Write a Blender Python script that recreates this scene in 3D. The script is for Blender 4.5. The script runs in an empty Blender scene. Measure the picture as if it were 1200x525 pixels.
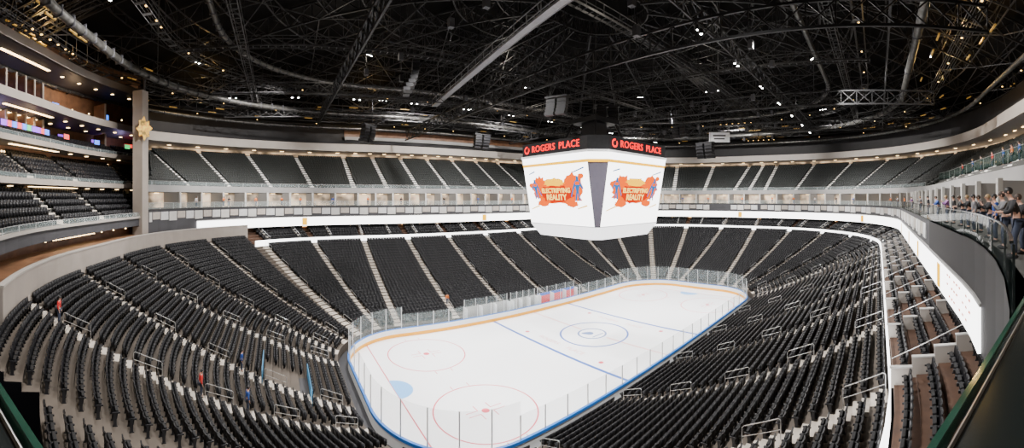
import bpy, math, random
import numpy as np
from mathutils import Vector, Matrix
random.seed(4)
SC=bpy.context.scene.collection
CX,CY,CZ=-38.2,-34.96,18.44
YAW=0.956; F=448.2; V0=231.2
A=21.98; B=4.455; R0=8.5
def M(name,col,rough=.6,metal=0,em=None,es=0,noise=.12,nscale=3.0,alpha=None,bump=0,spec=None,emn=False):
    m=bpy.data.materials.new(name); m.use_nodes=True
    nt=m.node_tree; b=nt.nodes['Principled BSDF']
    b.inputs['Roughness'].default_value=rough; b.inputs['Metallic'].default_value=metal
    c=(col[0],col[1],col[2],1)
    b.inputs['Base Color'].default_value=c
    if spec is not None: b.inputs['Specular IOR Level'].default_value=spec
    if noise>0:
        tc=nt.nodes.new('ShaderNodeTexCoord'); n=nt.nodes.new('ShaderNodeTexNoise'); n.inputs['Scale'].default_value=nscale
        nt.links.new(tc.outputs['Object'],n.inputs['Vector'])
        r=nt.nodes.new('ShaderNodeValToRGB'); r.color_ramp.elements[0].position=.3; r.color_ramp.elements[1].position=.7
        r.color_ramp.elements[0].color=(c[0]*(1-noise),c[1]*(1-noise),c[2]*(1-noise),1)
        r.color_ramp.elements[1].color=(min(1,c[0]*(1+noise)),min(1,c[1]*(1+noise)),min(1,c[2]*(1+noise)),1)
        nt.links.new(n.outputs['Fac'],r.inputs['Fac']); nt.links.new(r.outputs['Color'],b.inputs['Base Color'])
        if bump:
            bp=nt.nodes.new('ShaderNodeBump'); bp.inputs['Strength'].default_value=bump
            nt.links.new(n.outputs['Fac'],bp.inputs['Height']); nt.links.new(bp.outputs['Normal'],b.inputs['Normal'])
    if em is not None:
        b.inputs['Emission Color'].default_value=(em[0],em[1],em[2],1); b.inputs['Emission Strength'].default_value=es
        if emn:
            mp=nt.nodes.new('ShaderNodeMapRange'); mp.inputs['From Min'].default_value=.35; mp.inputs['From Max'].default_value=.65
            mp.inputs['To Min'].default_value=es*.1; mp.inputs['To Max'].default_value=es*1.6
            nt.links.new(n.outputs['Fac'],mp.inputs['Value']); nt.links.new(mp.outputs['Result'],b.inputs['Emission Strength'])
    if alpha is not None: b.inputs['Alpha'].default_value=alpha
    return m
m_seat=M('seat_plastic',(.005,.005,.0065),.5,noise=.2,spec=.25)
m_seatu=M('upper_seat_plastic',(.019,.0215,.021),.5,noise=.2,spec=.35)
m_seatp=M('seat_pan_fabric',(.007,.007,.008),.65,noise=.2,spec=.22)
m_frame=M('seat_frame_metal',(.02,.02,.023),.5,.3)
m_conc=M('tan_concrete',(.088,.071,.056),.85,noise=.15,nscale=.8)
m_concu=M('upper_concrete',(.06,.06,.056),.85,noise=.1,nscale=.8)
m_loge=M('loge_carpet',(.065,.032,.018),.9,noise=.2,nscale=2)
m_aisle=M('aisle_concrete',(.48,.43,.37),.8,noise=.08)
m_aisleu=M('upper_aisle_concrete',(.74,.72,.69),.8,noise=.05)
m_ice=M('ice',(.95,.96,.98),.16,noise=.01,nscale=.25)
m_red=M('ice_red',(.70,.08,.12),.3,noise=0)
m_pink=M('ice_pale_red',(.80,.46,.46),.3,noise=0)
m_blue=M('ice_blue',(.03,.12,.48),.3,noise=0)
m_lblue=M('crease_blue',(.18,.45,.85),.3,noise=0)
m_navy=M('logo_navy',(.12,.20,.42),.3,noise=0)
m_bwhite=M('board_white',(.85,.86,.87),.35,noise=.02)
m_yellow=M('kick_yellow',(.90,.40,.004),.4,noise=.02)
m_cap=M('cap_blue',(.02,.16,.55),.4,noise=.02)
m_glass=M('clear_glass',(.5,.6,.6),.08,alpha=.11,noise=0)
m_eglass=M('end_glass',(.40,.47,.47),.08,alpha=.12,noise=0)
m_gglass=M('green_glass',(.03,.08,.06),.06,alpha=.14,noise=0)
m_gedge=M('green_glass_edge',(.018,.06,.04),.12,alpha=.85,noise=.3,nscale=6)
m_dglass=M('dark_clear_glass',(.05,.08,.075),.05,alpha=.10,noise=0)
m_post=M('post_aluminium',(.6,.6,.6),.35,.5,noise=.03)
m_rail=M('rail_steel',(.55,.55,.55),.3,.8,noise=.03)
m_drail=M('rail_dark',(.012,.016,.016),.18,.3,noise=.03)
m_led=M('led_white',(.3,.3,.3),.5,em=(1,.985,.97),es=6,noise=0)
m_fascia=M('fascia_cream',(.34,.31,.28),.6,noise=.05,nscale=.5)
m_efas=M('balcony_fascia',(.27,.235,.205),.6,noise=.08,nscale=.5)
m_fgrey=M('fascia_grey',(.25,.245,.24),.6,noise=.05,nscale=.5)
m_panel=M('panel_pale',(.48,.47,.45),.5,noise=.08,nscale=.7)
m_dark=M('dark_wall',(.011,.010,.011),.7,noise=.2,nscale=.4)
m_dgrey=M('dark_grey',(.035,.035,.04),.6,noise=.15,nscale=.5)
m_black=M('black_steel',(.012,.012,.014),.45,.3,noise=.2)
m_truss=M('truss_paint',(.018,.018,.020),.45,.3,noise=.2)
m_btruss=M('deep_truss_paint',(.010,.010,.011),.5,.2,noise=.2)
m_ftruss=M('fine_truss_paint',(.042,.041,.042),.4,.4,noise=.5)
m_lbeam=M('grey_catwalk',(.22,.22,.23),.5,.2,noise=.1)
m_deck=M('roof_deck',(.0035,.0032,.003),.9,noise=.6,nscale=.25,bump=.3,spec=.1)
m_duct=M('galvanised_duct',(.085,.083,.078),.35,.7,noise=.4,nscale=2)
m_gold_glow=M('gold_insulation_glow',(.30,.21,.06),.5,.2,em=(1,.52,.09),es=.22,noise=.5,nscale=1.5)  # emission paints yellow roof light onto the gold pipes; they are no lamps
m_wood=M('brown_panel',(.15,.07,.033),.5,noise=.3,nscale=1)
m_warm=M('warm_lamp',(1,.8,.5),.5,em=(1,.66,.30),es=9,noise=0)
m_amber=M('amber_lamp',(.3,.2,.1),.5,em=(1,.60,.16),es=5,noise=0)
m_white=M('white_lamp',(1,1,1),.5,em=(1,.97,.92),es=40,noise=0)
m_purple=M('purple_glow',(.3,.1,.6),.5,em=(.30,.08,.9),es=1.8,noise=0)
m_bluel=M('blue_glow',(.1,.2,.8),.5,em=(.05,.22,1),es=2.2,noise=0)
m_greenl=M('green_glow',(.1,.5,.2),.5,em=(.05,.8,.2),es=1.4,noise=0)
m_redl=M('red_glow',(.5,.1,.1),.5,em=(1,.06,.04),es=2.0,noise=0)
m_yell=M('yellow_glow',(.4,.28,.06),.5,em=(1,.48,.05),es=.8,noise=.6,nscale=1.6,emn=True)
m_glow=M('concourse_glow',(.3,.25,.2),.5,em=(1,.70,.42),es=.7,noise=.5,nscale=.35,emn=True)  # uneven emission paints the warm concourse lighting onto plain back walls
m_screen=M('display_white',(.2,.2,.2),.4,em=(1,.99,.985),es=5.5,noise=0)
m_skirt=M('display_pale',(.2,.2,.2),.4,em=(.95,.93,.95),es=2.6,noise=0)
m_sor=M('display_orange',(0,0,0),.4,em=(1,.12,.0),es=2.2,noise=0,spec=0)
m_sred=M('display_red',(0,0,0),.4,em=(.85,.03,.0),es=1.5,noise=0,spec=0)
m_syel=M('display_yellow',(0,0,0),.4,em=(1,.50,.0),es=2.8,noise=0,spec=0)
m_samb=M('display_amber',(0,0,0),.4,em=(1,.62,.12),es=3.2,noise=0,spec=0)
m_sblu=M('display_blue',(0,0,0),.4,em=(.02,.22,.60),es=1.4,noise=0,spec=0)
m_neon=M('red_neon',(.1,0,0),.4,em=(1,.006,.010),es=3.6,noise=0,spec=0)
m_corner=M('purple_grey_panel',(.11,.10,.13),.35,noise=.05)
m_redpad=M('red_pad',(.80,.01,.03),.5,noise=.05,em=(1,.01,.02),es=.3)  # faint emission added to brighten the pad's red; no lamp here
m_bluepad=M('blue_pad',(.02,.10,.6),.5,noise=.05)
m_bluerail=M('light_blue_rail',(.08,.26,.45),.4,.2,noise=.05)
m_skin=M('skin',(.50,.29,.21),.55,noise=.05)
def rn(t):
    t=t%8.0; s=int(t); f=t-s
    if s==0: return A,-B+2*B*f,0.0
    if s==1: return A,B,math.pi/2*f
    if s==2: return A-2*A*f,B,math.pi/2
    if s==3: return -A,B,math.pi/2*(1+f)
    if s==4: return -A,B-2*B*f,math.pi
    if s==5: return -A,-B,math.pi*(1+f/2)
    if s==6: return -A+2*A*f,-B,1.5*math.pi
    return A,-B,math.pi*(1.5+f/2)
def rp(t,d):
    cx,cy,a=rn(t); r=R0+d
    return cx+r*math.cos(a),cy+r*math.sin(a),a
def seglen(t,d):
    s=int(t%8)
    return {0:2*B,4:2*B,2:2*A,6:2*A}.get(s,(R0+d)*math.pi/2)
def dfun(x,y): return math.hypot(max(abs(x)-A,0),max(abs(y)-B,0))-R0
def proj(x,y,z):
    X,Y=x-CX,y-CY; fw=X*math.cos(YAW)+Y*math.sin(YAW); rt=X*math.sin(YAW)-Y*math.cos(YAW)
    D=math.hypot(X,Y); return 600+F*math.atan2(rt,fw), V0-F*(z-CZ)/max(D,.01), D
PW0=Vector(rp(3.84,26.0)[:2]); PWD=Vector((-.363,.932)).normalized()
_tc={}
def tclip(d):
    k=round(d,2)
    if k in _tc: return _tc[k]
    if d<=26.05: _tc[k]=3.84; return 3.84
    lo,hi=2.6,3.84
    for _ in range(40):
        m=(lo+hi)/2; x,y,_a=rp(m,d); w=Vector((x,y))-PW0
        if PWD.x*w.y-PWD.y*w.x<0: lo=m
        else: hi=m
    _tc[k]=lo; return lo
def nodes(t0,t1,n=24):
    out=[t0]; k=math.floor(t0*n)+1
    while k/n<t1-1e-6:
        t=k/n; s=int(t%8)
        if abs(t-round(t))<1e-6 or s in(1,3,5,7) or k%(n//4)==0: out.append(t)
        k+=1
    out.append(t1); return out
def at(u,D):
    a=YAW-(u-600)/F; return CX+D*math.cos(a),CY+D*math.sin(a)
def hit(u,d):
    t=150.0
    while t>0.3:
        x,y=at(u,t)
        if dfun(x,y)<=d: return x,y,t
        t-=.02
    return x,y,t
class MB:
    def __init__(s): s.v=[];s.f=[];s.m=[];s.mats=[]
    def mi(s,mat):
        if mat not in s.mats: s.mats.append(mat)
        return s.mats.index(mat)
    def poly(s,pts,mat):
        n=len(s.v); s.v+= [tuple(p) for p in pts]; s.f.append(tuple(range(n,n+len(pts)))); s.m.append(s.mi(mat))
    def box(s,c,ex,ey,ez,mat):
        c,ex,ey,ez=map(Vector,(c,ex,ey,ez)); n=len(s.v)
        for i in(-1,1):
            for j in(-1,1):
                for k in(-1,1): s.v.append(tuple(c+ex*i+ey*j+ez*k))
        for q in((0,1,3,2),(4,6,7,5),(0,4,5,1),(2,3,7,6),(0,2,6,4),(1,5,7,3)):
            s.f.append(tuple(n+a for a in q)); s.m.append(s.mi(mat))
    def beam(s,p,q,w,h,mat):
        p,q=Vector(p),Vector(q); d=q-p; L=d.length
        if L<1e-6: return
        d/=L; up=Vector((0,0,1)) if abs(d.z)<.95 else Vector((1,0,0))
        r=d.cross(up).normalized(); u=r.cross(d)
        s.box((p+q)/2,d*L/2,r*w/2,u*h/2,mat)
    def tube(s,pts,r,mat,n=8):
        pts=[Vector(p) for p in pts]; base=len(s.v)
        for i,p in enumerate(pts):
            d=(pts[min(i+1,len(pts)-1)]-pts[max(i-1,0)]).normalized()
            up=Vector((0,0,1)) if abs(d.z)<.95 else Vector((1,0,0))
            a=d.cross(up).normalized(); b=a.cross(d)
            for k in range(n):
                t=2*math.pi*k/n; s.v.append(tuple(p+a*math.cos(t)*r+b*math.sin(t)*r))
        for i in range(len(pts)-1):
            for k in range(n):
                k2=(k+1)%n; s.f.append((base+i*n+k,base+i*n+k2,base+(i+1)*n+k2,base+(i+1)*n+k)); s.m.append(s.mi(mat))
        s.f.append(tuple(base+k for k in range(n))); s.m.append(s.mi(mat))
        e=base+(len(pts)-1)*n; s.f.append(tuple(e+k for k in range(n))); s.m.append(s.mi(mat))
    def sweep(s,prof,t0,t1,mats,n=24,closed=False,caps=False,clip=None):
        ns=nodes(t0,t1,n); m=len(prof); base=len(s.v)
        for t in ns:
            for d,z in prof:
                tt=t
                if clip=='main': tt=min(t,tclip(d)-.004)
                elif clip=='end': tt=max(t,tclip(d)+.006)
                cx,cy,a=rn(tt)
                s.v.append((cx+(R0+d)*math.cos(a),cy+(R0+d)*math.sin(a),z))
        for i in range(len(ns)-1):
            for j in range(m if closed else m-1):
                j2=(j+1)%m
                s.f.append((base+i*m+j,base+(i+1)*m+j,base+(i+1)*m+j2,base+i*m+j2))
                s.m.append(s.mi(mats[j] if isinstance(mats,list) else mats))
        if caps:
            mm=mats[0] if isinstance(mats,list) else mats
            s.f.append(tuple(base+j for j in range(m))); s.m.append(s.mi(mm))
            e=base+(len(ns)-1)*m; s.f.append(tuple(e+j for j in range(m))); s.m.append(s.mi(mm))
    def obj(s,name,parent=None,loc=None,smooth=False):
        me=bpy.data.meshes.new(name)
        v=s.v
        if loc is not None: v=[(a-loc[0],b-loc[1],c-loc[2]) for a,b,c in v]
        me.from_pydata(v,[],s.f)
        for mt in s.mats: me.materials.append(mt)
        me.polygons.foreach_set('material_index',s.m)
        if smooth: me.polygons.foreach_set('use_smooth',[True]*len(s.f))
        me.update()
        o=bpy.data.objects.new(name,me); SC.objects.link(o)
        if parent: o.parent=parent
        elif loc is not None: o.location=loc
        return o
def tag(o,label,cat,group=None,kind=None):
    o['label']=label; o['category']=cat
    if group: o['group']=group
    if kind: o['kind']=kind
    return o
def struct(o): o['kind']='structure'; return o
def empty(name,loc=(0,0,0)):
    o=bpy.data.objects.new(name,None); o.empty_display_size=.2; o.location=loc; SC.objects.link(o); return o
def instance(parts_root,parts,loc,ang,scale=1):
    r=parts_root.copy(); r.location=loc; r.rotation_euler=(0,0,ang); r.scale=(scale,)*3; SC.objects.link(r)
    for i,p in enumerate(parts):
        q=p.copy(); q.parent=r; SC.objects.link(q)
    return r
def text_mesh(body,size,mat,extrude=.02,bold=.0,space=1.0):
    cu=bpy.data.curves.new('t','FONT'); cu.body=body; cu.size=size; cu.extrude=extrude; cu.offset=bold; cu.space_character=space
    cu.align_x='CENTER'; cu.align_y='CENTER'; cu.resolution_u=3
    o=bpy.data.objects.new('t',cu); SC.objects.link(o)
    dg=bpy.context.evaluated_depsgraph_get(); me=bpy.data.meshes.new_from_object(o.evaluated_get(dg))
    bpy.data.objects.remove(o); me.materials.clear(); me.materials.append(mat); return me
# ------------------------------------------------------------ tiers
PIT=.755; NL=28; NE=31
def lz(k): return 1.0+.257*k+.0026*k*k
def ld(k): return 1.3+PIT*k
def uz(k): return 20.0+.5*k
def ud(k): return 31.0+.85*k
T0=-2.62; TG=-2.2; TE=3.44; TB=3.84; T_LED=-2.07
def terrace(mb,ks,df,zf,t0,t1,mat,front=None,clip=None):
    prof=[]
    if front is not None: prof.append((df(ks[0]),front))
    for k in ks: prof+= [(df(k),zf(k)),(df(k+1),zf(k))]
    prof.append((df(ks[-1]+1),zf(ks[-1]+1)))
    mb.sweep(prof,t0,t1,mat,clip=clip)
mb=MB(); terrace(mb,range(0,NL),ld,lz,T0,TE,m_conc,0.0)
tag(mb.obj('seating_terrace'),'stepped tan concrete terrace rising around the rink','seating terrace')
mb=MB(); terrace(mb,range(0,NE),ld,lz,TE,8+T0,m_conc,0.0)
tag(mb.obj('seating_terrace'),'deeper stepped tan concrete terrace behind the goal','seating terrace')
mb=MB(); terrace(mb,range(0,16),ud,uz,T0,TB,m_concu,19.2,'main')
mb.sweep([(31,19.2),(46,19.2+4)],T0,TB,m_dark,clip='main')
tag(mb.obj('seating_terrace'),'steep upper concrete seating deck under the roof','seating terrace')
def gz(k): return 10.5+.42*k
def gd(k): return 22.7+.95*k
mb=MB(); terrace(mb,range(0,5),gd,gz,TG,TE,m_loge,9.5)
tag(mb.obj('seating_terrace'),'narrow brown loge terrace above the lower bowl','seating terrace')
TL0,TL1=3.30,5.30
def az_(k): return 15.9+.70*k
def ad(k): return 26.7+.9*k
def bz(k): return 20.3+.60*k
def bd(k): return 30.2+.9*k
def cz(k): return 24.6+.45*k
def cd(k): return 32.4+.9*k
for (zf,df,nk,lab) in((az_,ad,5,'lower balcony terrace of the end stands'),(bz,bd,5,'middle balcony terrace of the end stands'),(cz,cd,3,'suite level terrace of the end stands')):
    mb=MB(); terrace(mb,range(0,nk),df,zf,TL0,TL1,m_concu,zf(0)-.5,'end')
    tag(mb.obj('seating_terrace'),lab+', grey concrete steps','seating terrace')
# ------------------------------------------------------------ seats
def aislist(corner,side,end):
    o=[]
    for s in range(8):
        n=end if s in(0,4) else side if s in(2,6) else corner
        o+= [s+i/n for i in range(n)]
    return o+[8]
AIS=aislist(5,5,1); AISU=aislist(7,6,2)
def blocks(t0,t1,AL):
    out=[]
    for sh in(-8,0):
        for a,b in zip(AL[:-1],AL[1:]):
            a2,b2=max(a+sh,t0),min(b+sh,t1)
            if b2-a2>.05: out.append((a2,b2))
    return out
seats=[]
def addrows(ks,df,zf,t0,t1,tier,skip=None,AL=AIS,off=.55,gap=1.15):
    for a,b in blocks(t0,t1,AL):
        for k in ks:
            d=df(k)+off; L=seglen(a+1e-6,d)*(b-a)
            n=int((L-gap)/.51)
            if n<1: continue
            w=(L-gap)/n
            for i in range(n):
                t=a+(b-a)*(gap/2+(i+.5)*w)/L
                if skip and skip(t,k): continue
                x,y,an=rp(t,d); u,v,D=proj(x,y,zf(k)+.5)
                if -170<u<1370 and -60<v<640: seats.append((x,y,zf(k),an+math.pi,tier,u,v,D))
def tunnel(t,k): return 4.6<t%8<5.02 and 5<=k<=9
addrows(range(0,NL),ld,lz,T0,TE,0,lambda t,k:(k<1 and 2.25<t<2.80),off=.50)
addrows(range(0,NE),ld,lz,TE,8+T0,0,tunnel,off=.50)
addrows(range(0,5),gd,gz,TG,TE,1)
addrows(range(0,16),ud,uz,T0,TB,2,lambda t,k:(t<-.9 and k<3) or t>tclip(ud(k)+.8)-.02,AISU)
addrows(range(0,5),ad,az_,TL0,TL1,3,lambda t,k:t<tclip(ad(k)+.3)+.02)
addrows(range(0,5),bd,bz,TL0,TL1,3,lambda t,k:t<tclip(bd(k)+.3)+.02)
addrows(range(0,3),cd,cz,TL0,TL1,3,lambda t,k:t<tclip(cd(k)+.3)+.02)
vis=[i for i,s in enumerate(seats) if -5<s[5]<1205 and 0<s[6]<535 and s[7]>5]
vis.sort(key=lambda i:seats[i][7]); near=set(vis[:300])
def boxv(c,hx,hy,hz,tilt=0):
    vs=[]
    for i in(-1,1):
        for j in(-1,1):
            for k in(-1,1):
                x,y,z=i*hx,j*hy,k*hz
                vs.append((c[0]+x*math.cos(tilt)-z*math.sin(tilt),c[1]+y,c[2]+x*math.sin(tilt)+z*math.cos(tilt)))
    return vs
BF=[(0,1,3,2),(4,6,7,5),(0,4,5,1),(2,3,7,6),(0,2,6,4),(1,5,7,3)]
bv=[];bf=[]
for c,hx,hy,hz,ti in(((-.10,0,.68),.04,.245,.27,.16),((.09,0,.50),.08,.235,.20,-.18),((.08,.25,.60),.18,.03,.04,0),((.03,.25,.30),.07,.02,.30,0)):
    n=len(bv); bv+=boxv(c,hx,hy,hz,ti); bf+=[tuple(n+a for a in q) for q in BF]
bv=np.array(bv)
rest=np.array([seats[i][:5] for i in range(len(seats)) if i not in near])
def mass(name,bv,bf,tr,mats):
    N=len(tr); c=np.cos(tr[:,3])[:,None]; s=np.sin(tr[:,3])[:,None]
    X=bv[None,:,0]*c-bv[None,:,1]*s+tr[:,0:1]; Y=bv[None,:,0]*s+bv[None,:,1]*c+tr[:,1:2]; Z=bv[None,:,2]+tr[:,2:3]
    V=np.stack([X,Y,Z],-1).reshape(-1,3).astype(np.float32)
    Fb=np.array(bf); Fa=(Fb[None]+(np.arange(N)*len(bv))[:,None,None]).reshape(-1)
    me=bpy.data.meshes.new(name); me.vertices.add(len(V)); me.vertices.foreach_set('co',V.ravel())
    nf=N*len(bf); me.loops.add(nf*4); me.loops.foreach_set('vertex_index',Fa.astype(np.int32))
    me.polygons.add(nf); me.polygons.foreach_set('loop_start',np.arange(nf,dtype=np.int32)*4)
    for m in mats: me.materials.append(m)
    me.polygons.foreach_set('material_index',np.repeat((tr[:,4]==2).astype(np.int32),len(bf)))
    me.update(calc_edges=True); me.validate()
    o=bpy.data.objects.new(name,me); SC.objects.link(o); return o
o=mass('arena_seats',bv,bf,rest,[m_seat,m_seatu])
tag(o,'rows of empty black folding arena seats on terraces','seats',kind='stuff')
def bevel(o,w=.012,seg=2):
    m=o.modifiers.new('b','BEVEL'); m.width=w; m.segments=seg
    dg=bpy.context.evaluated_depsgraph_get(); me=bpy.data.meshes.new_from_object(o.evaluated_get(dg)); o.modifiers.clear(); o.data=me; return o
root=empty('arena_seat'); tag(root,'empty black folding arena seat on a concrete step','seat','folding seats nearest the camera')
mb=MB()
cols_=7
for layer in(0,1):
    for i in range(cols_):
        y=-.24+.48*i/(cols_-1); cv=.035*(y/.24)**2
        for z in(.42,.68,.91,.95):
            tl=-(z-.68)*.16; yy=y*(.86 if z>.93 else 1)
            mb.v.append((-.11+cv+tl+(.0 if layer else .06),yy,z))
def vid(l,i,j): return l*cols_*4+i*4+j
for i in range(cols_-1):
    for j in range(3):
        mb.f.append((vid(0,i,j),vid(0,i+1,j),vid(0,i+1,j+1),vid(0,i,j+1))); mb.f.append((vid(1,i,j),vid(1,i,j+1),vid(1,i+1,j+1),vid(1,i+1,j)))
    mb.f.append((vid(0,i,3),vid(0,i+1,3),vid(1,i+1,3),vid(1,i,3))); mb.f.append((vid(0,i,0),vid(1,i,0),vid(1,i+1,0),vid(0,i+1,0)))
for i in(0,cols_-1):
    for j in range(3): mb.f.append((vid(0,i,j),vid(0,i,j+1),vid(1,i,j+1),vid(1,i,j)))
mb.mi(m_seat); mb.m=[0]*len(mb.f)
p1=mb.obj('backrest',root,smooth=False)
mb=MB(); mb.v+=boxv((.09,0,.50),.075,.225,.20,-.18)
for q in BF: mb.f.append(q); mb.m.append(mb.mi(m_seatp))
p2=bevel(mb.obj('seat_pan',root),.03,2)
def sidepart(y):
    mb=MB(); 
    for c,hx,hy,hz in(((.08,y,.60),.18,.026,.03),((.03,y,.28),.07,.018,.30),((.03,y,.02),.11,.03,.02)):
        n=len(mb.v); mb.v+=boxv(c,hx,hy,hz)
        for q in BF: mb.f.append(tuple(n+a for a in q)); mb.m.append(mb.mi(m_frame))
    return mb.obj('armrest',root)
p3=sidepart(.25); p4=sidepart(-.25)
first=True
for i in sorted(near):
    x,y,z,an=seats[i][:4]
    if first: root.location=(x,y,z); root.rotation_euler=(0,0,an); first=False
    else: instance(root,[p1,p2,p3,p4],(x,y,z),an)
# ------------------------------------------------------------ aisles
def frame(t,d):
    x,y,a=rp(t,d); return Vector((x,y,0)),Vector((math.cos(a),math.sin(a),0)),Vector((-math.sin(a),math.cos(a),0))
def aisle(t,ks,df,zf,mat,w=1.1):
    mb=MB(); st=df(1)-df(0)
    for k in ks:
        z=zf(k); h=zf(k+1)-z
        p,n,s=frame(t,df(k)+st*.25); mb.box(p+Vector((0,0,z+.02)),n*st*.25,s*w/2,Vector((0,0,.02)),mat)
        p,n,s=frame(t,df(k)+st*.75); mb.box(p+Vector((0,0,z+h*.25)),n*st*.25,s*w/2,Vector((0,0,h*.25)),mat)
    return mb.obj('aisle_stairs')
hr=MB(); hr.tube([(-.9,0,0),(-.9,0,.85),(-.8,0,.95),(.8,0,1.55),(.9,0,1.5),(.9,0,.62)],.022,m_rail,6); hr.tube([(-.9,0,.45),(.9,0,1.08)],.016,m_rail,6)
hro=hr.obj('aisle_handrail'); tag(hro,'steel aisle handrail standing on the stair steps','handrail','aisle handrails')
hfirst=True
def put_hr(p,an):
    global hfirst
    if hfirst: hro.location=p; hro.rotation_euler=(0,0,an); hfirst=False
    else:
        q=hro.copy(); q.location=p; q.rotation_euler=(0,0,an); SC.objects.link(q)
def ais_all(t0,t1,AL=AIS):
    for sh in(-8,0):
        for a in AL[:-1]:
            if t0+.05<a+sh<t1-.05: yield a+sh
def infr(x,y,z,mg=150):
    u,v,D=proj(x,y,z); return -mg<u<1200+mg and v<525+mg
for t in ais_all(T0,8+T0):
    n=NL if t<TE else NE
    x,y,a=rp(t,12)
    if not infr(x,y,3): continue
    o=aisle(t,range(0,n),ld,lz,m_aisle); tag(o,'pale concrete aisle steps between blocks of black seats','stairs','lower bowl aisle stairs')
    for k in range(2,n-1,6):
        x,y,a=rp(t,ld(k)+.5)
        if infr(x,y,lz(k),20): put_hr((x,y,lz(k)),a)
for t in ais_all(T0,TB,AISU):
    x,y,a=rp(t,38)
    if not infr(x,y,24): continue
    ks=[k for k in range(16) if t<tclip(ud(k)+.9)-.03]
    if len(ks)<3: continue
    o=aisle(t,ks,ud,uz,m_aisleu,1.2); tag(o,'pale concrete steps climbing the upper deck','stairs','upper deck aisle stairs')
for t in list(ais_all(TL0,TL1)):
    for df,zf in((ad,az_),(bd,bz)):
        if t<tclip(df(0))+.03: continue
        o=aisle(t,range(0,5),df,zf,m_aisle); tag(o,'short flight of pale steps on an end balcony','stairs','balcony stairs')
# ------------------------------------------------------------ floor, ice, boards
mb=MB(); mb.poly([(-95,-80,-.02),(95,-80,-.02),(95,80,-.02),(-95,80,-.02)],m_dgrey); fo=mb.obj('floor'); struct(fo)
mb=MB(); pts=[(rp(t,0)[0],rp(t,0)[1],0.0) for t in nodes(0,8,24)[:-1]]
mb.poly(pts,m_ice); ice=mb.obj('ice_rink'); tag(ice,'white ice hockey rink surface with painted lines','ice rink')
def mark(name,mb_): return mb_.obj(name,ice)
def rect(name,x0,x1,y0,y1,mat,z=.006):
    m=MB(); m.poly([(x0,y0,z),(x1,y0,z),(x1,y1,z),(x0,y1,z)],mat); return mark(name,m)
def annulus(name,cx,cy,r0,r1,mat,z=.006,a0=0,a1=2*math.pi,n=64,ey=1):
    m=MB()
    for i in range(n+1):
        p=a0+(a1-a0)*i/n
        m.v.append((cx+r0*math.cos(p),cy+ey*r0*math.sin(p),z)); m.v.append((cx+r1*math.cos(p),cy+ey*r1*math.sin(p),z))
    for i in range(n): m.f.append((2*i,2*i+1,2*i+3,2*i+2)); m.m.append(m.mi(mat))
    return mark(name,m)
rect('blue_line',-7.85,-7.45,-12.9,12.9,m_blue); rect('blue_line',7.45,7.85,-12.9,12.9,m_blue)
rect('center_line',-.13,.13,-12.9,-2.2,m_pink); rect('center_line',-.13,.13,2.4,12.9,m_pink)
for sx in(-1,1):
    gx=sx*27.13; hy=B+math.sqrt(max(0,R0*R0-(27.13-A)**2))
    rect('goal_line',gx-.06,gx+.06,-hy,hy,m_red)
    annulus('goal_crease',gx,0,0.01,1.83,m_lblue,.008,math.pi/2 if sx>0 else -math.pi/2,1.5*math.pi if sx>0 else math.pi/2,24)
    for sy in(-1,1):
        cx,cy=sx*21.03,sy*6.7
        annulus('faceoff_circle',cx,cy,4.47,4.60,m_red)
        annulus('faceoff_spot',cx,cy,0.01,.36,m_red,.008,n=20)
        for ax in(-1,1):
            for ay in(-1,1):
                x0,y0=cx+ax*.6,cy+ay*.25; w=.08
                m=MB(); m.poly([(x0,y0,.008),(x0+ax*1.2,y0,.008),(x0+ax*1.2,y0+ay*w,.008),(x0+ax*w,y0+ay*w,.008),(x0+ax*w,y0+ay*.9,.008),(x0,y0+ay*.9,.008)],m_red); mark('faceoff_mark',m)
                rect('hash_mark',cx+ax*.9-.04,cx+ax*.9+.04,min(cy+ay*4.6,cy+ay*5.2),max(cy+ay*4.6,cy+ay*5.2),m_red,.008)
        annulus('neutral_spot',sx*6.2,sy*6.7,0.01,.3,m_red,.008,n=20)
annulus('center_circle',0,0,4.42,4.68,m_blue,.009)
annulus('crest_ring',-.2,.2,1.72,1.98,m_navy,.010)
m=MB(); pts=[]
for i in range(24):
    a=2*math.pi*i/24; r=.55*(1+ (1.0*max(0,math.cos(a-2.3))**8)); pts.append((-.4+r*math.cos(a),.5+r*math.sin(a),.011))
m.poly(pts,m_navy); mark('crest_drop',m)
rect('crest_bar',-1.2,.9,-.9,-.7,m_navy,.011)
for sx in(-1,1):
    for word,yy in(('ROGERS',2.5),('PLACE',-2.3)):
        me=text_mesh(word,1.0,m_pink,0.0); o=bpy.data.objects.new('ice_lettering',me); o.parent=ice
        o.location=(sx*5.9,yy,.012); o.rotation_euler=(0,0,-math.pi/2); SC.objects.link(o)
bo=empty('rink_boards'); tag(bo,'white rink boards with yellow kick strip and blue cap','rink boards')
mb=MB(); mb.sweep([(.0,.0),(.0,1.06),(.14,1.06),(.14,0)],0,8,m_bwhite,48); mb.obj('board_panel',bo)
mb=MB(); mb.sweep([(-.02,.0),(-.02,.42),(.0,.42)],0,8,m_yellow,48); mb.obj('kick_strip',bo)
mb=MB(); mb.sweep([(-.03,1.06),(-.03,1.13),(.2,1.13),(.2,.90),(.15,.90)],0,8,m_cap,48); mb.obj('cap_rail',bo)
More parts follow.
